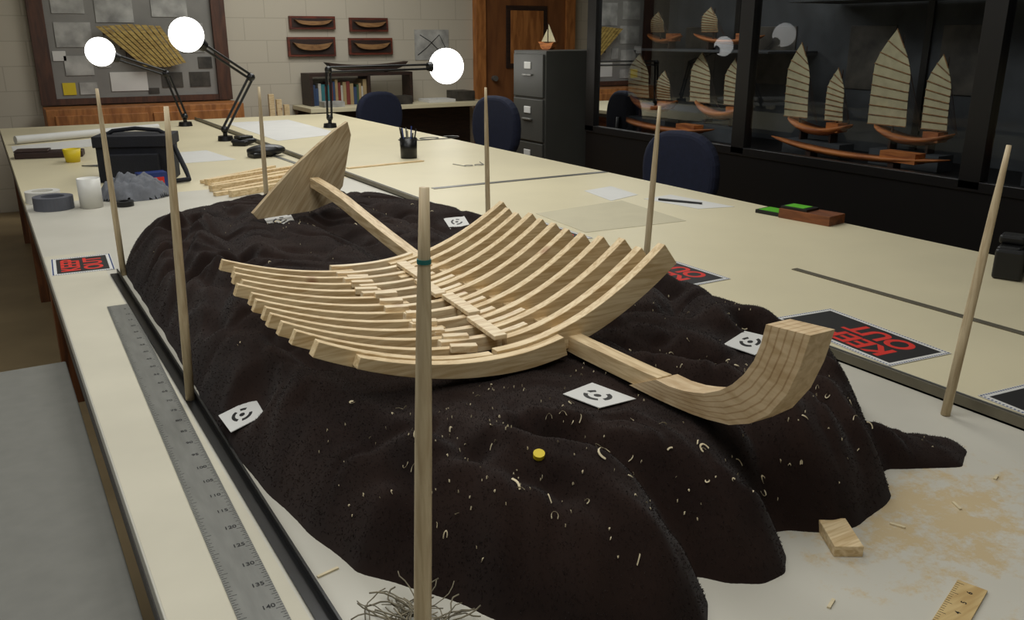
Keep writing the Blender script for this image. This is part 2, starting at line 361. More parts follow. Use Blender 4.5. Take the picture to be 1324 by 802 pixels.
bl=M("brown_fleece_blanket"); bl.v=vs; bl.f=fs; bl.mats=[m]; bl.mi=[0]*len(fs); bl.sm=[i<nsm for i in range(len(fs))]; bl.finish(recalc=False)

sh=M("wood_shavings"); cnt=0
def inmk(x,y): return any(math.hypot(x-a[0],y-a[1])<.055 for a in MK)
clusters=[(.60,.78,.05),(.42,1.0,.06),(.95,.78,.06),(.83,.98,.05),(.66,1.02,.06),(1.05,.95,.08),(.50,.95,.08),(.68,2.35,.07),(1.1,1.5,.15),(.75,.75,.07),(.45,.86,.05),(1.2,1.1,.08)]
def shav(x,y,Ln,w,a,curv,lift):
    A=[];B=[];px,py=x,y
    for k in range(9):
        z=hz(px,py)+.0022+lift*math.sin(math.pi*k/8)
        A.append((px-math.sin(a)*w/2,py+math.cos(a)*w/2,z)); B.append((px+math.sin(a)*w/2,py-math.cos(a)*w/2,z+.001))
        px+=math.cos(a)*Ln/8;py+=math.sin(a)*Ln/8;a+=curv/8
    sh.strip(A,B,(0,0,.0006),SHAV)
while cnt<420:
    q=rnd()
    if q<.45:
        c=clusters[int(rnd()*len(clusters))]; x=random.gauss(c[0],c[2]); y=random.gauss(c[1],c[2])
    elif q<.78: x=.3+rnd()*.95; y=.64+rnd()*.5
    else: x=.28+rnd()*1.05; y=.7+rnd()*2.2
    if not(.25<x<1.35 and .6<y<3): continue
    if float(sdf(np.array([x]),np.array([y]))[0])<.02: continue
    if (.36<x<1.0 and 1.1<y<1.8) or inmk(x,y): continue
    cnt+=1
    shav(x,y,.0015+.018*rnd()**6,.0008+.0012*rnd()**2,rnd()*6.28,(rnd()-.5)*9,.0005+.003*rnd())
for (x,y,Ln,a,cv) in [(.60,.775,.035,2.2,-3.5),(.49,.80,.024,1.2,.6),(.76,.76,.022,2,3),(.88,.90,.022,2.5,4),(.96,.96,.024,.3,3),(.83,1.02,.03,1.2,2),(.66,2.36,.04,.5,5),(.40,1.12,.016,2.5,5)]:
    shav(x,y,Ln,.0024,a,cv,.003)
sh.finish()

def marker(k):
    (mx_,my_,mz_,gx_,gy_,cc)=k
    c=M("coded_target_marker"); P=[Vector((p[0],p[1])) for p in cc]
    nn=Vector((-gx_,-gy_,1)).normalized()
    def pr(u,v,dz=0):
        p=(P[0]*(1-u)+P[1]*u)*(1-v)+(P[3]*(1-u)+P[2]*u)*v
        return Vector((p.x,p.y,mz_+gx_*(p.x-mx_)+gy_*(p.y-my_)))+nn*(dz+.0035)
    c.prism([pr(0,0),pr(1,0),pr(1,1),pr(0,1)],nn*.0012,PAPER)
    def ring(r0,r1,a0,a1,k=20):
        A=[];B=[]
        for i in range(k+1):
            a=a0+(a1-a0)*i/k
            A.append(pr(.5+r0*math.cos(a),.5+r0*math.sin(a),.0013)); B.append(pr(.5+r1*math.cos(a),.5+r1*math.sin(a),.0013))
        c.strip(A,B,nn*.0003,SIGNB)
    ring(.0,.075,0,6.28); ring(.19,.28,.3,1.9); ring(.19,.28,2.4,4.3); ring(.19,.28,4.8,5.5)
    c.finish()
for k in MK: marker(k)
yx,yy=.535,.828
yd=M("yellow_sticker"); yd.cyl((yx,yy,hz(yx,yy)),(yx-.001,yy-.002,hz(yx,yy)+.006),.0075,.0075,YEL); yd.finish()

# ---------------------------------------------------------------- ship model
ship=empty("wooden_ship_frame_model")
k=M("keel")
kp=[(2.46,1.040),(2.33,1.032),(2.2,1.018),(2.08,1.0),(1.92,.978),(1.78,.961),(1.5,.954),(1.1,.953),(.94,.956),(.90,.958)]
k.strip([(.787,y,z+.014) for y,z in kp],[(.787,y,z-.014) for y,z in kp],(.027,0,0),PINEY); k.finish(.001,parent=ship)
k=M("bow_stem")
out=[(.96,.940),(.90,.941),(.86,.943),(.82,.946),(.79,.950),(.75,.958),(.715,.974),(.685,.998),(.660,1.035),(.645,1.075),(.635,1.118)]
inn=[(.90,.970),(.87,.970),(.84,.974),(.82,.979),(.80,.985),(.772,.999),(.750,1.016),(.732,1.036),(.717,1.060),(.708,1.086),(.703,1.112)]
NL=11
def lay(q,i): 
    a=out[i];b_=inn[i]; return (.783,a[0]+(b_[0]-a[0])*q,a[1]+(b_[1]-a[1])*q)
for q in range(NL):
    q0=q/NL; q1=(q+1)/NL
    if q%2: q0+=.3/NL; q1-=.3/NL
    else: q0-=.3/NL*(q>0); q1+=.3/NL*(q<NL-1)
    k.strip([lay(q1,i) for i in range(11)],[lay(q0,i) for i in range(11)],(.042,0,0),BOW1 if q%2==0 else BOW2)
k.finish(parent=ship)
k=M("stern_board")
pl=[(.925,1.205),(.934,1.165),(.897,1.016),(.860,.972),(.79,.953),(.625,.950),(.611,.968),(.68,1.03),(.744,1.086),(.82,1.14),(.879,1.180)]
k.prism([(x,2.475+(x-.8)*.15,z) for x,z in pl],(0,.02,0),PINEX); k.finish(.001,parent=ship)
def prof_(s,f):
    xc=.668+.015*f; 
    hwL=.325-.01*f+(.02*math.sin(f*math.pi)); hwR=.335-.005*f-.02*math.sin(f*math.pi)
    x=xc+(hwR if s>0 else hwL)*s
    tipL=1.030-.02*f; tipR=1.080-.02*f; zb=.947+.003*f
    rise=(tipR-zb) if s>0 else (tipL-zb)
    return x,zb+rise*abs(s)**2.0
NR=12
def ribpart(nm,Y,f,s0,s1,h0,h1,th,mt,dz=0):
    n=18;A=[];B=[]
    for i in range(n+1):
        s=s0+(s1-s0)*i/n; x,z=prof_(s,f); x2,z2=prof_(s+.01,f); tx,tz=x2-x,z2-z; l=math.hypot(tx,tz); nxn,nzn=-tz/l,tx/l
        h=h0+(h1-h0)*i/n
        A.append((x+nxn*h/2,Y,z+nzn*h/2+dz)); B.append((x-nxn*h/2,Y,z-nzn*h/2+dz))
    return M(nm).strip(A,B,(0,th,0),mt)
for i in range(NR):
    f=i/(NR-1); Y=1.13+.60*f; jl=(rnd()-.5)*.08; jr=(rnd()-.5)*.05
    if i==NR-1: jl=-.02
    g=empty("rib_%d"%(i+1)); g.parent=ship
    if i==0:
        ribpart("left_futtock",Y,f,-.97,-.08,.024,.030,.018,PINE).finish(.001,parent=g)
        ribpart("right_futtock",Y,f,-.06,1,.034,.048,.019,PINE,dz=.002).finish(.001,parent=g)
        ribpart("floor_timber",Y-.0195,f,-.80,.30,.018,.034,.019,PINE,dz=.0).finish(.001,parent=g)
        continue
    h=.030
    ribpart("left_futtock",Y,f,-1+jl,-.15+rnd()*.06,.022,.025,.0145,PINE).finish(.001,parent=g)
    ribpart("right_futtock",Y,f,.06+rnd()*.08,1+jr,h,.031,.018,PINE).finish(.001,parent=g)
    ribpart("floor_timber",Y+.0186,f,-.30+rnd()*.10,.24+rnd()*.12,.026,.026,.015,PINEF,dz=.003+.004*rnd()).finish(.001,parent=g)
p=M("keelson")
for i in range(4):
    y0=1.165+i*.135; y1=y0+.118+.01*(i%2); xo=.668+.012*i+(.008 if i%2 else -.004)
    p.strip([(xo,y0,.9785),(xo+.010,y1,.9785)],[(xo,y0,.9705),(xo+.010,y1,.9705)],(.024,0,0),PINEF)
p.finish(.001,parent=ship)
for i in range(11):
    f=(i+.5)/11.5; Y=1.148+.565*f
    p=M("joint_block_%d"%(i+1)); x=.61+.012*math.sin(i*2.1); p.box(-.022,.022,-.008,.008,0,.012,PINEF,TR(x,Y,.959+.003*rnd(),-.25+(rnd()-.5)*.2,0,.05)); p.finish(.001,parent=ship)

# ---------------------------------------------------------------- dowels
def dowel(bx,by,tx,ty,tz,band=False):
    p=M("wooden_dowel"); B=Vector((bx,by,TZ+.0012)); T_=Vector((tx,ty,tz)); r=.0082
    pts=[B.lerp(T_,q) for q in (0,.3,.6,.80,.9,1)]
    p.tube(pts,[r,r,r*.92,r*.78,r*.62,r*.5],DOWEL,14)
    if band: p.cyl(B.lerp(T_,.885),B.lerp(T_,.892),r*.72,r*.72,TEAL,14)
    p.finish()
dowel(.273,2.60,.271,2.60,1.314); dowel(.249,1.58,.265,1.567,1.336); dowel(.80,3.0,.808,3.0,1.284)
dowel(1.42,2.53,1.416,2.533,1.287); dowel(1.42,1.70,1.436,1.69,1.283); dowel(1.397,.822,1.424,.806,1.279); dowel(.273,.626,.288,.615,1.336,True)

# ---------------------------------------------------------------- signs
def sign(cx,cy,rz,w=.35,h=.18,sz=.082,sh_=-.035):
    T=TR(cx,cy,TZ+.001,rz); s=M("keep_out_sign")
    s.box(-w/2,w/2,-h/2,h/2,0,.0006,PAPER,T)
    s.box(-w/2+.014,w/2-.014,-h/2+.014,h/2-.014,.0006,.0009,SIGNB,T)
    n=46
    for i in range(n):
        x=-w/2+.005+(w-.01)*i/(n-1)
        for y in(-h/2+.004,h/2-.004): s.box(x-.0018,x+.0018,y-.0018,y+.0018,.0006,.0009,BLUED,T)
    for i in range(26):
        y=-h/2+.005+(h-.01)*i/25
        for x in(-w/2+.004,w/2-.004): s.box(x-.0018,x+.0018,y-.0018,y+.0018,.0006,.0009,BLUED,T)
    for body,yy in(("KEEP",sz*.42),("OUT",-sz*.44)):
        for ox in (-.0012,0,.0012): s.text(body,sz,RED,T@TR(ox+sh_,yy,.0011+ox*.05))
    s.finish()
R_=math.radians
sign(1.625,1.19,R_(84)); sign(1.63,1.86,R_(90)); sign(.185,2.79,R_(87),.21,.165,.07,-.0); sign(1.60,2.47,R_(90)); sign(1.60,.66,R_(84))

# ---------------------------------------------------------------- small things, front
p=M("pine_offcut_block"); p.box(-.035,.035,-.019,.019,.0002,.016,PINE,TR(.898,.645,TZ,R_(58))); p.finish(.001)
T=TR(.90,.475,TZ+.0003,R_(18)); p=M("wooden_ruler"); WR=wood("boxwood",(200,174,122),(178,148,96),(3,30,30),3)
p.box(-.10,.06,-.017,.017,0,.003,WR,T)
for i in range(31):
    p.box(-.097+i*.005,-.0964+i*.005,.017-(.009 if i%5==0 else .005),.0165,.003,.0032,SIGNB,T)
    if i%5==2: p.text(str(i//5+1),.009,SIGNB,T@TR(-.095+i*.005,-.002,.0033))
p.finish(.0005)
tw=M("dry_grass_tangle"); TWM=mat("grey_twig",(120,112,92),.8,.4,60)
for i in range(110):
    a=rnd()*6.28; x=.322+(rnd()-.5)*.08;y=.775+(rnd()-.5)*.06;z=TZ+.003; path=[];el=rnd()*.9
    for kk in range(7):
        path.append((x,y,z)); x+=.009*math.cos(a);y+=.009*math.sin(a);z=max(TZ+.002,z+.009*math.sin(el)); a+=(rnd()-.5)*1.2; el-=.28*rnd()
    tw.tube(path,.0006+rnd()*.0005,TWM,5)
tw.finish()
p=M("wood_slivers")
for (x,y,a,l) in [(.285,.93,.2,.03),(.33,1.0,1.2,.015),(.95,.72,.6,.02),(1.0,.63,2.0,.02),(.78,.56,.4,.02),(1.12,.62,1.1,.02),(1.25,.64,.3,.015)]:
    p.box(-l/2,l/2,-.002,.002,.0002,.0025,SHAV,TR(x,y,TZ,a))
p.finish()

# ---------------------------------------------------------------- right table things
def sheet(name,pts,m=PAPER): M(name).prism([(x,y,TZ+.0004) for x,y in pts],(0,0,.0006),m).finish()
sheet("paper_sheet",[(2.201,3.066),(2.376,3.103),(2.343,2.870),(2.157,2.813)])
sheet("paper_sheet",[(2.30,2.78),(2.462,2.80),(2.50,2.46),(2.345,2.50)])
TAN=mat("tan_tracing_paper",(192,184,156),.6,.03)
sheet("tracing_paper",[(1.75,2.75),(2.2,2.8),(2.15,2.35),(1.72,2.38)],TAN)
p=M("fountain_pen"); p.cyl((2.33,2.72,TZ+.006),(2.42,2.56,TZ+.006),.005,.004,BLK); p.finish()
T=TR(2.545,2.17,TZ,R_(-82)); p=M("wooden_block_with_phone")
p.box(-.06,.15,-.05,.05,.0005,.035,BROWN,T); p.box(-.17,.0,-.04,.045,.0005,.014,BLK,T).box(-.06,.05,-.04,.04,.0352,.044,BLK,T); p.box(-.16,-.065,-.034,.039,.014,.0155,GREEN,T).box(-.05,.03,-.03,.03,.044,.0455,GREEN,T); p.finish(.003)
T=TR(2.44,1.32,TZ,R_(20)); p=M("slr_camera")
p.box(-.07,.07,-.03,.03,.0005,.09,BLK,T); p.box(-.03,.03,-.03,.035,.09,.115,BLK,T); p.cyl((0,-.03,.045),(0,-.11,.045),.035,.038,BLK,24,T); p.box(-.085,-.05,-.045,.03,.0005,.085,BLK,T); p.finish(.008,3)
p=M("eyeglasses")
for dx in(0,.06): p.tube([(2.12+dx+.024*math.cos(a/12*6.283),3.98+.018*math.sin(a/12*6.283),TZ+.004) for a in range(13)],.0018,GRAYM,6)
p.tube([(2.1,3.98,TZ+.003),(2.08,4.08,TZ+.003)],.0018,GRAYM,6);p.tube([(2.21,3.98,TZ+.003),(2.24,4.08,TZ+.003)],.0018,GRAYM,6); p.finish()
c=(1.987,4.43,TZ); p=M("pencil_cup")
p.lathe(c,[(.001,.001),(.045,.001),(.048,.11),(.045,.11),(.042,.01),(.001,.01)],BLKM)
for i in range(9):
    a=i*.7; p.cyl((c[0]+.02*math.cos(a),c[1]+.02*math.sin(a),TZ+.012),(c[0]+.045*math.cos(a),c[1]+.045*math.sin(a),TZ+.14+.03*rnd()),.004,.004,[BLK,BLUE,GRAYM,BLK][i%4],8)
p.finish()
for (x,y,rz,s) in [(1.36,5.50,.3,.8),(1.33,4.90,-.3,1.1)]:
    p=M("black_leather_case"); p.sphere((x,y,TZ+.032*s),.1*s,BLK,24,(1,.55,.30),None); p.box(-.06*s,.06*s,-.035,.035,.04,.057,BLK,TR(x,y,TZ,rz)); p.box(-.09*s,-.03,-.05,.04,.001,.03,BLK,TR(x,y,TZ,rz+.5)); p.finish(.008,2)

# ---------------------------------------------------------------- left table clutter
p=M("wood_strip_bundle")
for i in range(8):
    a=(.78+rnd()*.06,3.70+i*.06,0);b_=(1.20+rnd()*.24,3.90+i*.075,0); ang=math.atan2(b_[1]-a[1],b_[0]-a[0]); l=math.hypot(b_[0]-a[0],b_[1]-a[1])
    p.box(0,l,-.012,.012,.0005,.016+.012*(i%3==0),PINE,TR(a[0],a[1],TZ,ang))
p.finish(.001)
T=TR(.60,4.42,TZ,R_(-20)); p=M("camera_bag"); BAG=mat("black_nylon",(17,18,26),.8,.2,30,.3,200)
p.box(-.16,.16,-.10,.10,.0005,.18,BAG,T);p.box(-.17,.17,-.11,.11,.16,.21,BAG,T);p.box(-.11,.11,-.14,-.09,.02,.13,BAG,T)
p.tube([(-.16,0,.19),(-.1,0,.225),(0,0,.235),(.1,0,.225),(.16,0,.19)],.01,BAG,8,T)
p.tube([(.17,-.05,.16),(.22,-.1,.05),(.24,-.15,.014),(.17,-.2,.014),(.06,-.2,.014)],.012,BAG,8,T)
p.finish(.02,3)
p=M("paper_cup"); p.lathe((.315,3.76,TZ),[(.001,.001),(.042,.001),(.043,.115),(.040,.115),(.038,.01),(.001,.01)],WHITEP); p.finish()
p=M("tape_roll"); p.lathe((.185,3.80,TZ),[(.042,.0005),(.072,.0005),(.072,.05),(.042,.05),(.042,.0005)],TAPE,32,smooth=False); p.finish()
p=M("white_tape_roll"); p.lathe((.16,3.99,TZ),[(.04,.0005),(.065,.0005),(.065,.045),(.04,.045),(.04,.0005)],WHITEP,32,smooth=False); p.finish()
p=M("black_tape_roll"); p.lathe((.43,3.72,TZ),[(.018,.0005),(.035,.0005),(.035,.02),(.018,.02),(.018,.0005)],BLK,24,smooth=False); p.finish()
vs=[];fs=[];n=36
for j in range(n):
    for i in range(n):
        u=i/(n-1)*2-1;v=j/(n-1)*2-1;rr_=math.hypot(u,v)
        z=max(0,1-rr_**2)**.6*(.09+.05*mn.noise(Vector((u*3,v*3,1))))+.02*mn.noise(Vector((u*7,v*7,4)))*(rr_<1)
        vs.append((.50+u*.14,3.92+v*.12,TZ+max(.0006,z)))
for j in range(n-1):
    for i in range(n-1):
        if math.hypot((i+.5)/(n-1)*2-1,(j+.5)/(n-1)*2-1)<1: fs.append((j*n+i,j*n+i+1,(j+1)*n+i+1,(j+1)*n+i))
M("gray_cloth_rag").add(vs,fs,GRAYC,True).finish(recalc=False)
p=M("blue_box"); p.box(-.06,.06,-.035,.035,.0005,.07,BLUE,TR(.60,4.12,TZ,.1)); p.box(-.045,.045,-.0358,-.035,.015,.05,RED,TR(.60,4.12,TZ,.1)); p.finish(.003)
p=M("yellow_cup"); p.lathe((.378,5.21,TZ),[(.001,.001),(.035,.001),(.045,.07),(.041,.07),(.032,.006),(.001,.006)],YEL); p.finish()
p=M("scissors"); p.tube([(.40,5.0,TZ+.004),(.52,4.9,TZ+.004)],.003,GRAYM,6); p.tube([(.41,4.96,TZ+.008),(.52,4.95,TZ+.008)],.003,GRAYM,6)
for c in((.54,4.88),(.545,4.95)): p.tube([(c[0]+.02*math.cos(a/10*6.283),c[1]+.02*math.sin(a/10*6.283),TZ+.006) for a in range(11)],.005,BLK,6)
p.finish()
p=M("leather_tool_pouch"); LE=mat("dark_leather",(44,24,20),.5,.2,20); p.box(-.17,.17,-.06,.06,.0005,.035,LE,TR(.29,5.50,TZ,-.2)); p.box(-.17,.0,-.062,.062,.035,.045,LE,TR(.29,5.50,TZ,-.2)); p.finish(.01,3)
p=M("rolled_drawing"); p.cyl((.15,6.25,TZ+.027),(1.05,6.62,TZ+.027),.025,.025,PAPER,24); p.finish()
sheet("plan_sheet",[(.12,5.75),(.95,6.05),(1.0,6.5),(.12,6.15)],PAPER)
sheet("plan_sheet",[(.75,4.85),(1.15,4.85),(1.1,5.35),(.7,5.3)],PAPER)
sheet("plan_sheet",[(1.6,5.6),(2.1,5.8),(2.1,7.0),(1.6,7.0)],PAPER)
p=M("wooden_straightedge"); p.box(0,.45,-.015,.015,.0005,.006,PINE,TR(1.55,4.22,TZ,.12)); p.finish()
p=M("coiled_cable"); p.tube([(2.3+.1*math.cos(a*.5)+a*.012,5.2+.06*math.sin(a*.5),TZ+.004) for a in range(30)],.003,GRAYM,6); p.finish()
p=M("metal_ruler_strip"); p.box(0,.9,-.012,.012,.0005,.003,GRAYM,TR(1.40,4.05,TZ,R_(92))); p.finish()

# ---------------------------------------------------------------- desk lamps
def lamp(base,elbow,head,r):
    p=M("articulated_desk_lamp"); b=Vector(base);e=Vector(elbow);h=Vector(head)
    p.cyl(b,b+Vector((0,0,.03)),.05,.045,BLKM,20); p.cyl(b+Vector((0,0,.03)),b+Vector((0,0,.07)),.014,.014,BLKM)
    s=b+Vector((0,0,.07))
    for o in (-.016,.016):
        p.cyl(s+Vector((o,0,0)),e+Vector((o,0,0)),.008,.008,BLKM,8); 
    d=(h-e).normalized(); up=Vector((0,0,1))
    end=h-d*(r*.9)
    for o in(-.016,.016): p.cyl(e+up*o,end+up*o,.008,.008,BLKM,8)
    p.sphere(e,.026,BLKM); p.sphere(s,.024,BLKM)
    p.cyl(e+up*.03,e+up*.03+(s-e)*.4,.004,.004,GRAYM,6)
    p.cyl(end-d*.04,end+d*.03,.03,.05,BLKM,20)
    p.sphere(h,r,GLOBE,32); p.finish()
lamp((1.289,6.90,TZ+.0005),(1.196,6.9,1.181),(.772,6.88,1.337),.098)
lamp((1.318,5.789,TZ+.0005),(1.517,5.8,1.19),(1.137,5.75,1.45),.103)
lamp((2.178,6.24,TZ+.0005),(2.19,6.24,1.21),(3.142,6.24,1.218),.135)

# ---------------------------------------------------------------- back wall things
p=M("bulletin_board"); BB=mat("board_gray",(132,130,125),.8,.15,3); PH=mat("photo_prints",(60,56,50),.5,.7,9); PG=mat("grey_prints",(160,159,154),.6,.4,7)
p.box(.55,1.92,8.46,8.495,.92,2.1,BB); p.box(.44,.56,8.42,8.499,.88,2.3,POST).box(1.9,2.02,8.42,8.499,.88,2.3,POST).box(.56,1.9,8.43,8.499,.88,.93,POST)
for (x,z,w,h,mm) in [(.62,1.35,.28,.2,PG),(.66,1.12,.22,.16,PG),(1.0,.98,.3,.16,PAPER),(1.42,1.0,.18,.13,PH),(1.66,1.0,.18,.13,PH),(1.62,1.3,.2,.25,PG),(.95,1.55,.3,.25,PG),(.62,1.62,.25,.2,PG),(1.4,1.6,.3,.25,PG),(1.36,1.18,.16,.08,PH),(.62,.96,.1,.1,YEL),(.75,.96,.14,.1,PG),(.58,1.24,.1,.08,PAPER),(1.75,1.16,.12,.1,PH),(.92,1.18,.1,.12,PG),(1.3,.95,.09,.05,PH)]:
    p.box(x,x+w,8.452,8.46,z,z+h,mm)
p.finish()
p=M("wooden_cabinet"); p.box(.44,2.02,8.05,8.41,.0,.87,ORANGE); p.box(.50,1.21,8.035,8.05,.05,.82,ORANGE).box(1.25,1.96,8.035,8.05,.05,.82,ORANGE); p.finish(.005)
p=M("planked_deck_model"); YW=wood("yellow_plank",(182,156,84),(140,112,54),(6,6,30),3)
A0=[(.90,1.545),(1.44,1.545)]; B0=[(1.30,1.165),(1.645,1.195)]
NS=10
f_=lambda u,v:(A0[0][0]*(1-u)+A0[1][0]*u)*(1-v)+(B0[0][0]*(1-u)+B0[1][0]*u)*v
g_=lambda u,v:(A0[0][1]*(1-u)+A0[1][1]*u)*(1-v)+(B0[0][1]*(1-u)+B0[1][1]*u)*v
for q in range(NS):
    u0=q/NS; u1=(q+.80)/NS
    v0=.02+.10*abs(u0-.5); v1=1-.12*abs(u0-.45)
    p.strip([(f_(u1,v0),8.36,g_(u1,v0)),(f_(u1,v1),8.36,g_(u1,v1))],[(f_(u0,v0),8.36,g_(u0,v0)),(f_(u0,v1),8.36,g_(u0,v1))],(0,.015,0),YW)
for v in (.2,.5,.8):
    p.strip([(f_(0,v),8.376,g_(0,v)),(f_(1,v),8.376,g_(1,v))],[(f_(0,v),8.376,g_(0,v)-.025),(f_(1,v),8.376,g_(1,v)-.025)],(0,.015,0),DARKW)
p.box(1.15,1.30,8.392,8.448,1.25,1.45,DARKW); p.finish()
REDW=wood("mahogany",(110,48,28),(76,32,20),(4,20,20),2); TANH=wood("half_hull_tan",(150,112,70),(110,76,44),(4,20,20),2)
def plaque(x0,x1,z0,z1):
    p=M("half_hull_plaque"); p.box(x0,x1,8.46,8.498,z0,z1,REDW); p.box(x0+.02,x1-.02,8.455,8.462,z0+.02,z1-.02,DARKW)
    n=12;A=[];B=[];cx=(x0+x1)/2;L_=(x1-x0)*.42;zc=(z0+z1)/2;hh=(z1-z0)*.22
    for i in range(n+1):
        s=-1+2*i/n; A.append((cx+s*L_,8.42,zc+hh*(.5+.5*s*s))); B.append((cx+s*L_*.94,8.42,zc+hh*(.35+.5*s*s)-hh*1.2*(1-s**4)**.7))
    p.strip(A,B,(0,.038,0),TANH); p.finish(.002)
plaque(2.62,3.07,1.50,1.62);plaque(2.59,3.06,1.25,1.43);plaque(3.22,3.62,1.48,1.61);plaque(3.2,3.66,1.26,1.42)
p=M("pinned_sketch"); p.box(3.92,4.31,8.492,8.499,1.2,1.5,PG)
p.tube([(3.95,8.49,1.25),(4.05,8.49,1.32),(4.2,8.49,1.45),(4.28,8.49,1.3)],.004,SIGNB,5);p.tube([(3.98,8.49,1.45),(4.1,8.49,1.38),(4.25,8.49,1.24)],.004,SIGNB,5);p.finish()
p=M("side_desk"); p.box(2.6,4.52,7.95,8.49,.76,.80,CREAM)
for x in(2.62,4.46): p.box(x,x+.05,7.98,8.03,0,.76,BROWNV).box(x,x+.05,8.42,8.47,0,.76,BROWNV)
p.box(2.62,4.5,8.40,8.43,.2,.76,DARKW); p.finish(.003)
p=M("book_shelf"); p.box(2.69,3.3,8.2,8.46,1.07,1.10,DARKW).box(2.69,2.72,8.2,8.46,.801,1.07,DARKW).box(3.27,3.3,8.2,8.46,.801,1.07,DARKW)
p.box(3.3,3.75,8.2,8.4,1.07,1.1,DARKW).box(3.72,3.75,8.2,8.4,.801,1.07,DARKW)
x=2.725; cols=[mat("book_%s"%n_,c_,.7,.1) for n_,c_ in(("red",(110,44,38)),("blue",(46,64,96)),("green",(54,80,56)),("tan",(150,130,92)),("white",(170,166,156)),("teal",(44,106,112)))]
while x<3.24:
    w=.018+rnd()*.022; hh=.15+rnd()*.09; p.box(x,x+w-.002,8.24,8.42,.802,.802+hh,cols[int(rnd()*6)]); x+=w
p.finish()
p=M("dark_hull_model"); n=14;A=[];B=[]
for i in range(n+1):
    s=-1+2*i/n; A.append((3.3+s*.42,8.22,1.17+.03*s*s)); B.append((3.3+s*.38,8.22,1.16-.048*(1-s**4)))
p.strip(A,B,(0,.12,0),DARKW); p.cyl((3.15,8.28,1.101),(3.15,8.28,1.13),.02,.02,DARKW).cyl((3.5,8.28,1.101),(3.5,8.28,1.13),.02,.02,DARKW); p.finish(.002)
p=M("desk_papers"); p.box(3.85,4.15,8.05,8.3,.801,.83,PAPER).box(4.2,4.4,8.1,8.35,.801,.90,PH).box(3.4,3.65,8.0,8.18,.801,.88,PH).box(2.75,2.95,8.0,8.15,.801,.85,PG); p.finish()
p=M("wood_plank_stack")
for i in range(3): p.box(2.32+i*.07,2.37+i*.07,8.3,8.34,0,.92-.05*i,PINE)
p.finish(.002)

p=M("filing_cabinet"); p.box(3.53,4.15,5.42,5.87,.0,1.34,CABG)
for i in range(4):
    z=.05+i*.32; p.box(3.515,3.53,5.44,5.85,z,z+.305,CABG); p.box(3.500,3.516,5.58,5.71,z+.15,z+.165,GRAYM); p.box(3.508,3.516,5.60,5.69,z+.2,z+.25,PAPER)
p.finish(.004)
p=M("small_sailboat_model"); cx,cy,cz_=3.68,5.66,1.3405
n=10;p.strip([(cx,cy+(-1+2*i/n)*.11,cz_+.05+.01*(-1+2*i/n)**2) for i in range(n+1)],[(cx,cy+(-1+2*i/n)*.09,cz_+.048-.045*(1-(-1+2*i/n)**4)) for i in range(n+1)],(.04,0,0),HULLO)
p.cyl((cx+.02,cy,cz_+.04),(cx+.02,cy,cz_+.19),.003,.003,DARKW,8)
p.prism([(cx+.02,cy-.005,cz_+.06),(cx+.02,cy-.10,cz_+.06),(cx+.02,cy-.005,cz_+.185)],(.003,0,0),SAIL);p.prism([(cx+.02,cy+.01,cz_+.06),(cx+.02,cy+.09,cz_+.06),(cx+.02,cy+.01,cz_+.15)],(.003,0,0),SAIL);p.finish()

# ---------------------------------------------------------------- chairs
def chair(x,y,rz,zb):
    g=empty("office_chair"); T=TR(x,y,0,rz)
    s=M("seat"); s.box(-.22,.22,-.24,.22,.44,.51,NAVY,T); s.finish(.03,3,parent=g)
    s=M("back"); n=28; pts=[]
    for i in range(n):
        a=2*math.pi*i/n; ca,sa=math.cos(a),math.sin(a); pts.append((.25*math.copysign(abs(ca)**.75,ca),.25,zb-.22+.22*math.copysign(abs(sa)**.85,sa)))
    s.prism(pts,(0,.07,0),NAVY,T,smooth=False); s.finish(.028,3,parent=g)
    s=M("frame"); s.tube([(0,.05,.43),(0,.28,.44),(0,.345,.55),(0,.33,zb-.2)],.018,BLK,8,T); s.cyl((0,0,.10),(0,0,.44),.025,.025,BLK,12,T)
    for i in range(5):
        a=i*2*math.pi/5; s.tube([(0,0,.12),(.27*math.cos(a),.27*math.sin(a),.07)],.018,BLK,8,T); s.sphere((.27*math.cos(a),.27*math.sin(a),.031),.03,BLK,12,mw=T)
    s.finish(parent=g)
chair(3.24,7.45,0.2,.95)
chair(2.86,5.42,R_(-80),1.04)
chair(2.90,3.50,R_(-80),.965)

# ---------------------------------------------------------------- display case
FR=mat("case_black_frame",(12,10,10),.4,.1); BK=mat("case_backing",(58,61,64),.8,.4,5)
p=M("display_case")
YS=[5.10,3.65,2.24,.84,-.56]
p.box(3.70,4.41,-.6,5.15,0,.80,FR).box(3.70,4.41,-.6,5.15,2.35,2.5,FR).box(4.38,4.41,-.6,5.15,.80,2.35,BK)
p.box(3.70,4.38,5.10,5.15,.80,2.35,FR).box(3.70,4.38,-.6,-.55,.80,2.35,FR)
for yy in YS: p.box(3.69,3.75,yy-.05,yy+.05,.80,2.35,FR)
p.box(3.69,3.74,-.6,5.15,.79,.835,FR)
p.box(3.95,4.37,3.72,5.08,1.345,1.358,BK).box(3.95,4.37,.9,3.6,1.62,1.63,BK)
for yy in (4.4,3.0,1.6): p.box(4.36,4.375,yy-.02,yy+.02,.8,2.35,FR)
for yy in (2.62,3.2,2.0,3.9,4.6): p.box(4.37,4.379,yy,yy+.3,1.15,1.5,PH)
p.finish(.002)
g2,nt,b=newmat("case_glass"); N=nt.nodes;L=nt.links; N.remove(b)
tr=N.new("ShaderNodeBsdfTransparent"); gl=N.new("ShaderNodeBsdfGlossy"); gl.inputs["Roughness"].default_value=.01; gl.inputs[0].default_value=(.6,.62,.64,1); fr=N.new("ShaderNodeFresnel"); fr.inputs[0].default_value=1.27
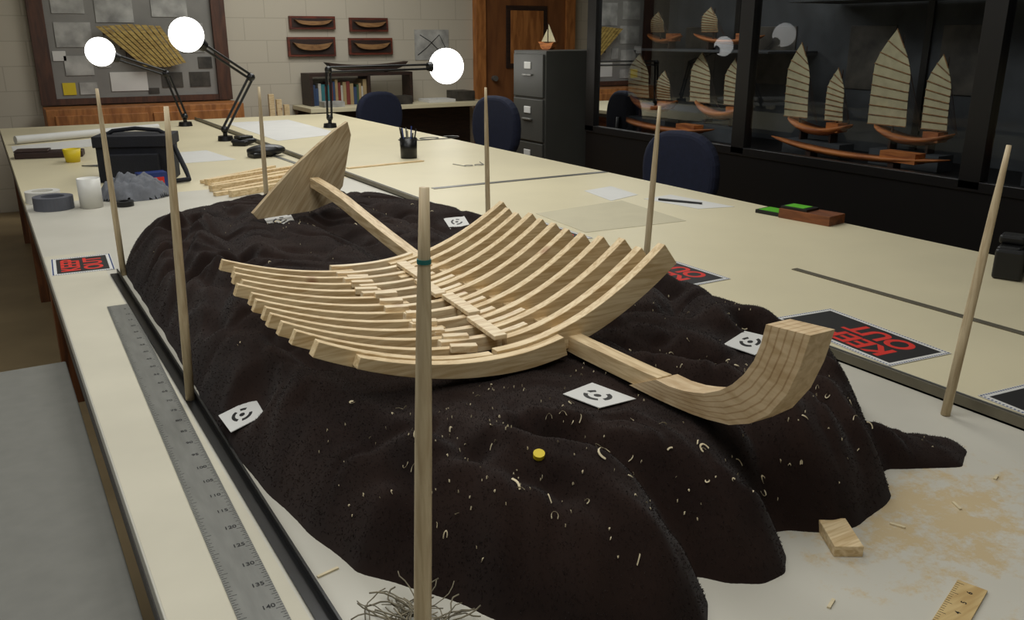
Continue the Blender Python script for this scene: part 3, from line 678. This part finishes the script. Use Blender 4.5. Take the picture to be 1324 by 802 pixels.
tr.inputs[0].default_value=(.90,.92,.93,1); mx=N.new("ShaderNodeMixShader"); L.new(fr.outputs[0],mx.inputs[0]);L.new(tr.outputs[0],mx.inputs[1]);L.new(gl.outputs[0],mx.inputs[2]);L.new(mx.outputs[0],N["Material Output"].inputs[0])
p=M("display_case_glass")
for a,b_ in zip(YS[:-1],YS[1:]):
    p.add([(3.715,b_+.05,.83),(3.715,a-.05,.83),(3.715,a-.05,2.36),(3.715,b_+.05,2.36)],[(0,1,2,3)],g2)
p.finish(recalc=False)
def junk(x,y,z,L_,sails,hb=.05,rise=.05,name="junk_ship_model",wd=.10,hm=HULLO):
    p=M(name); n=16; vs=[];fs=[]
    K=7
    for i in range(n+1):
        s=-1+2*i/n; w=wd*(1-abs(s)**3)**.5*.9+.008; sh_=rise*s*s*(1.3 if s>0 else 1); dp=hb*(1-abs(s)**3*.8)
        for k_ in range(K):
            a=math.pi*k_/(K-1); vs.append((x+w*math.cos(a),y+s*L_/2,z+.03+hb+sh_-dp*math.sin(a)))
    for i in range(n):
        for k_ in range(K-1): fs.append((i*K+k_,i*K+k_+1,(i+1)*K+k_+1,(i+1)*K+k_))
        fs.append((i*K,(i+1)*K,(i+1)*K+K-1,i*K+K-1))
    fs.append(tuple(range(K)));fs.append(tuple(range(n*K,n*K+K)))
    p.add(vs,fs,hm,True)
    p.box(x-.03,x+.03,y-L_*.25,y-L_*.22,z,z+.045,DARKW).box(x-.03,x+.03,y+L_*.22,y+L_*.25,z,z+.045,DARKW)
    p.box(x-.04,x+.04,y-L_*.36,y-L_*.18,z+.02+hb,z+.07+hb,hm)
    for (sy,w,zt,tilt) in sails:
        zb=z+.05+hb; h=zt-zb-.02
        p.cyl((x,sy,zb-.02),(x,sy,zt+.03),.006,.003,DARKW,8)
        nb=9
        def pt(v,side):
            ww=w*(1-.08*v) if v<.66 else w*(.947-1.9*(v-.66)**1.35*1.6)
            return (x-.012-.01*math.sin(v*3),sy+(-.36*ww if side<0 else .64*ww),zb+.03+h*v*(.90 if side<0 else 1)+ (tilt*.10 if side>0 else 0)*v*v)
        R2=[(pt(i/nb,-1),pt(i/nb,1)) for i in range(nb+1)]
        p.strip([r_[0] for r_ in R2],[r_[1] for r_ in R2],(.003,0,0),SAIL)
        for r_ in R2: p.cyl(Vector(r_[0])-Vector((.003,0,0)),Vector(r_[1])-Vector((.003,0,0)),.0032,.0032,TANH,6)
        for r_ in R2[2:]: p.cyl(r_[0],(x,sy-w*.75,zb),.001,.001,DARKW,4)
    p.finish()
E=.8005
junk(4.02,4.80,.90,.48,[(4.92,.23,1.28,.35),(4.66,.14,1.18,.3)],wd=.07)
junk(4.06,4.18,.90,.46,[(4.34,.19,1.30,.35),(4.05,.15,1.27,.3)],wd=.07)
junk(3.86,4.50,E,.95,[],.035,.03,"long_boat_model",.06)
junk(4.02,3.36,.88,.44,[(3.50,.17,1.36,.4),(3.24,.12,1.24,.3)],.04,.04,wd=.07)
junk(4.06,2.80,.88,.46,[(2.92,.23,1.42,.5),(2.66,.14,1.32,.3)],.04,.04,wd=.07)
junk(3.86,3.0,E,1.10,[],.03,.03,"long_boat_model",.05)
junk(4.02,1.98,.88,.42,[(2.08,.19,1.34,.4),(1.86,.13,1.24,.3)],.04,.04,wd=.07)
junk(4.02,1.35,.88,.42,[(1.45,.20,1.33,.4)],.04,.04,wd=.07)
junk(3.86,1.6,E,.9,[],.03,.03,"long_boat_model",.05)
junk(4.02,0.2,.88,.60,[(.3,.24,1.38,.5),(.05,.18,1.3,.4)],.05,.05,wd=.08)
junk(4.14,4.86,1.3585,.34,[(4.90,.14,1.56,.3)],.03,.03,"small_junk_model",.05)
junk(4.14,4.25,1.3585,.62,[(4.38,.15,1.58,.3)],.03,.03,"small_junk_model",.05)
p=M("case_plinth")
for (x,y,l) in [(4.02,4.80,.4),(4.06,4.18,.4),(4.02,3.36,.4),(4.06,2.80,.4),(4.02,1.98,.36),(4.02,1.35,.36),(4.02,.2,.4)]:
    p.box(x-.06,x+.06,y-l/2,y+l/2,.8003,.898 if y>4 else .879,BK)
p.finish()

# ---------------------------------------------------------------- lights
def area(name,x,y,z,sx,sy,w,col=(1,1,.97),rot=(0,0,0)):
    l=bpy.data.lights.new(name,'AREA'); l.shape='RECTANGLE'; l.size=sx; l.size_y=sy; l.energy=w; l.color=col
    o=bpy.data.objects.new(name,l); o.location=(x,y,z); o.rotation_euler=rot; bpy.context.collection.objects.link(o); return o
area("ceiling_light_near",.2,.6,2.9,1.2,2.4,31)
area("ceiling_light_mid",1.6,3.4,2.9,1.2,2.4,42)
area("ceiling_light_left",-1.4,2.8,2.9,1.2,2.4,28,(.95,.98,1))
area("ceiling_light_back",2.6,6.5,2.9,1.6,1.8,54)
area("case_fill",4.0,3.0,2.3,.3,3.9,6)  # added fill to brighten the case interior, not a real fixture
w=bpy.data.worlds.new("world"); scene.world=w; w.use_nodes=True; w.node_tree.nodes["Background"].inputs[0].default_value=(.02,.02,.022,1)

# ---------------------------------------------------------------- camera
cd=bpy.data.cameras.new("camera"); cd.sensor_width=36; cd.lens=36*1120/1324; cd.clip_start=.05
co=bpy.data.objects.new("camera",cd); co.location=(0,0,1.45); co.rotation_euler=(math.radians(90)-math.atan(356/1120),0,math.radians(-30.9))
bpy.context.collection.objects.link(co); scene.camera=co
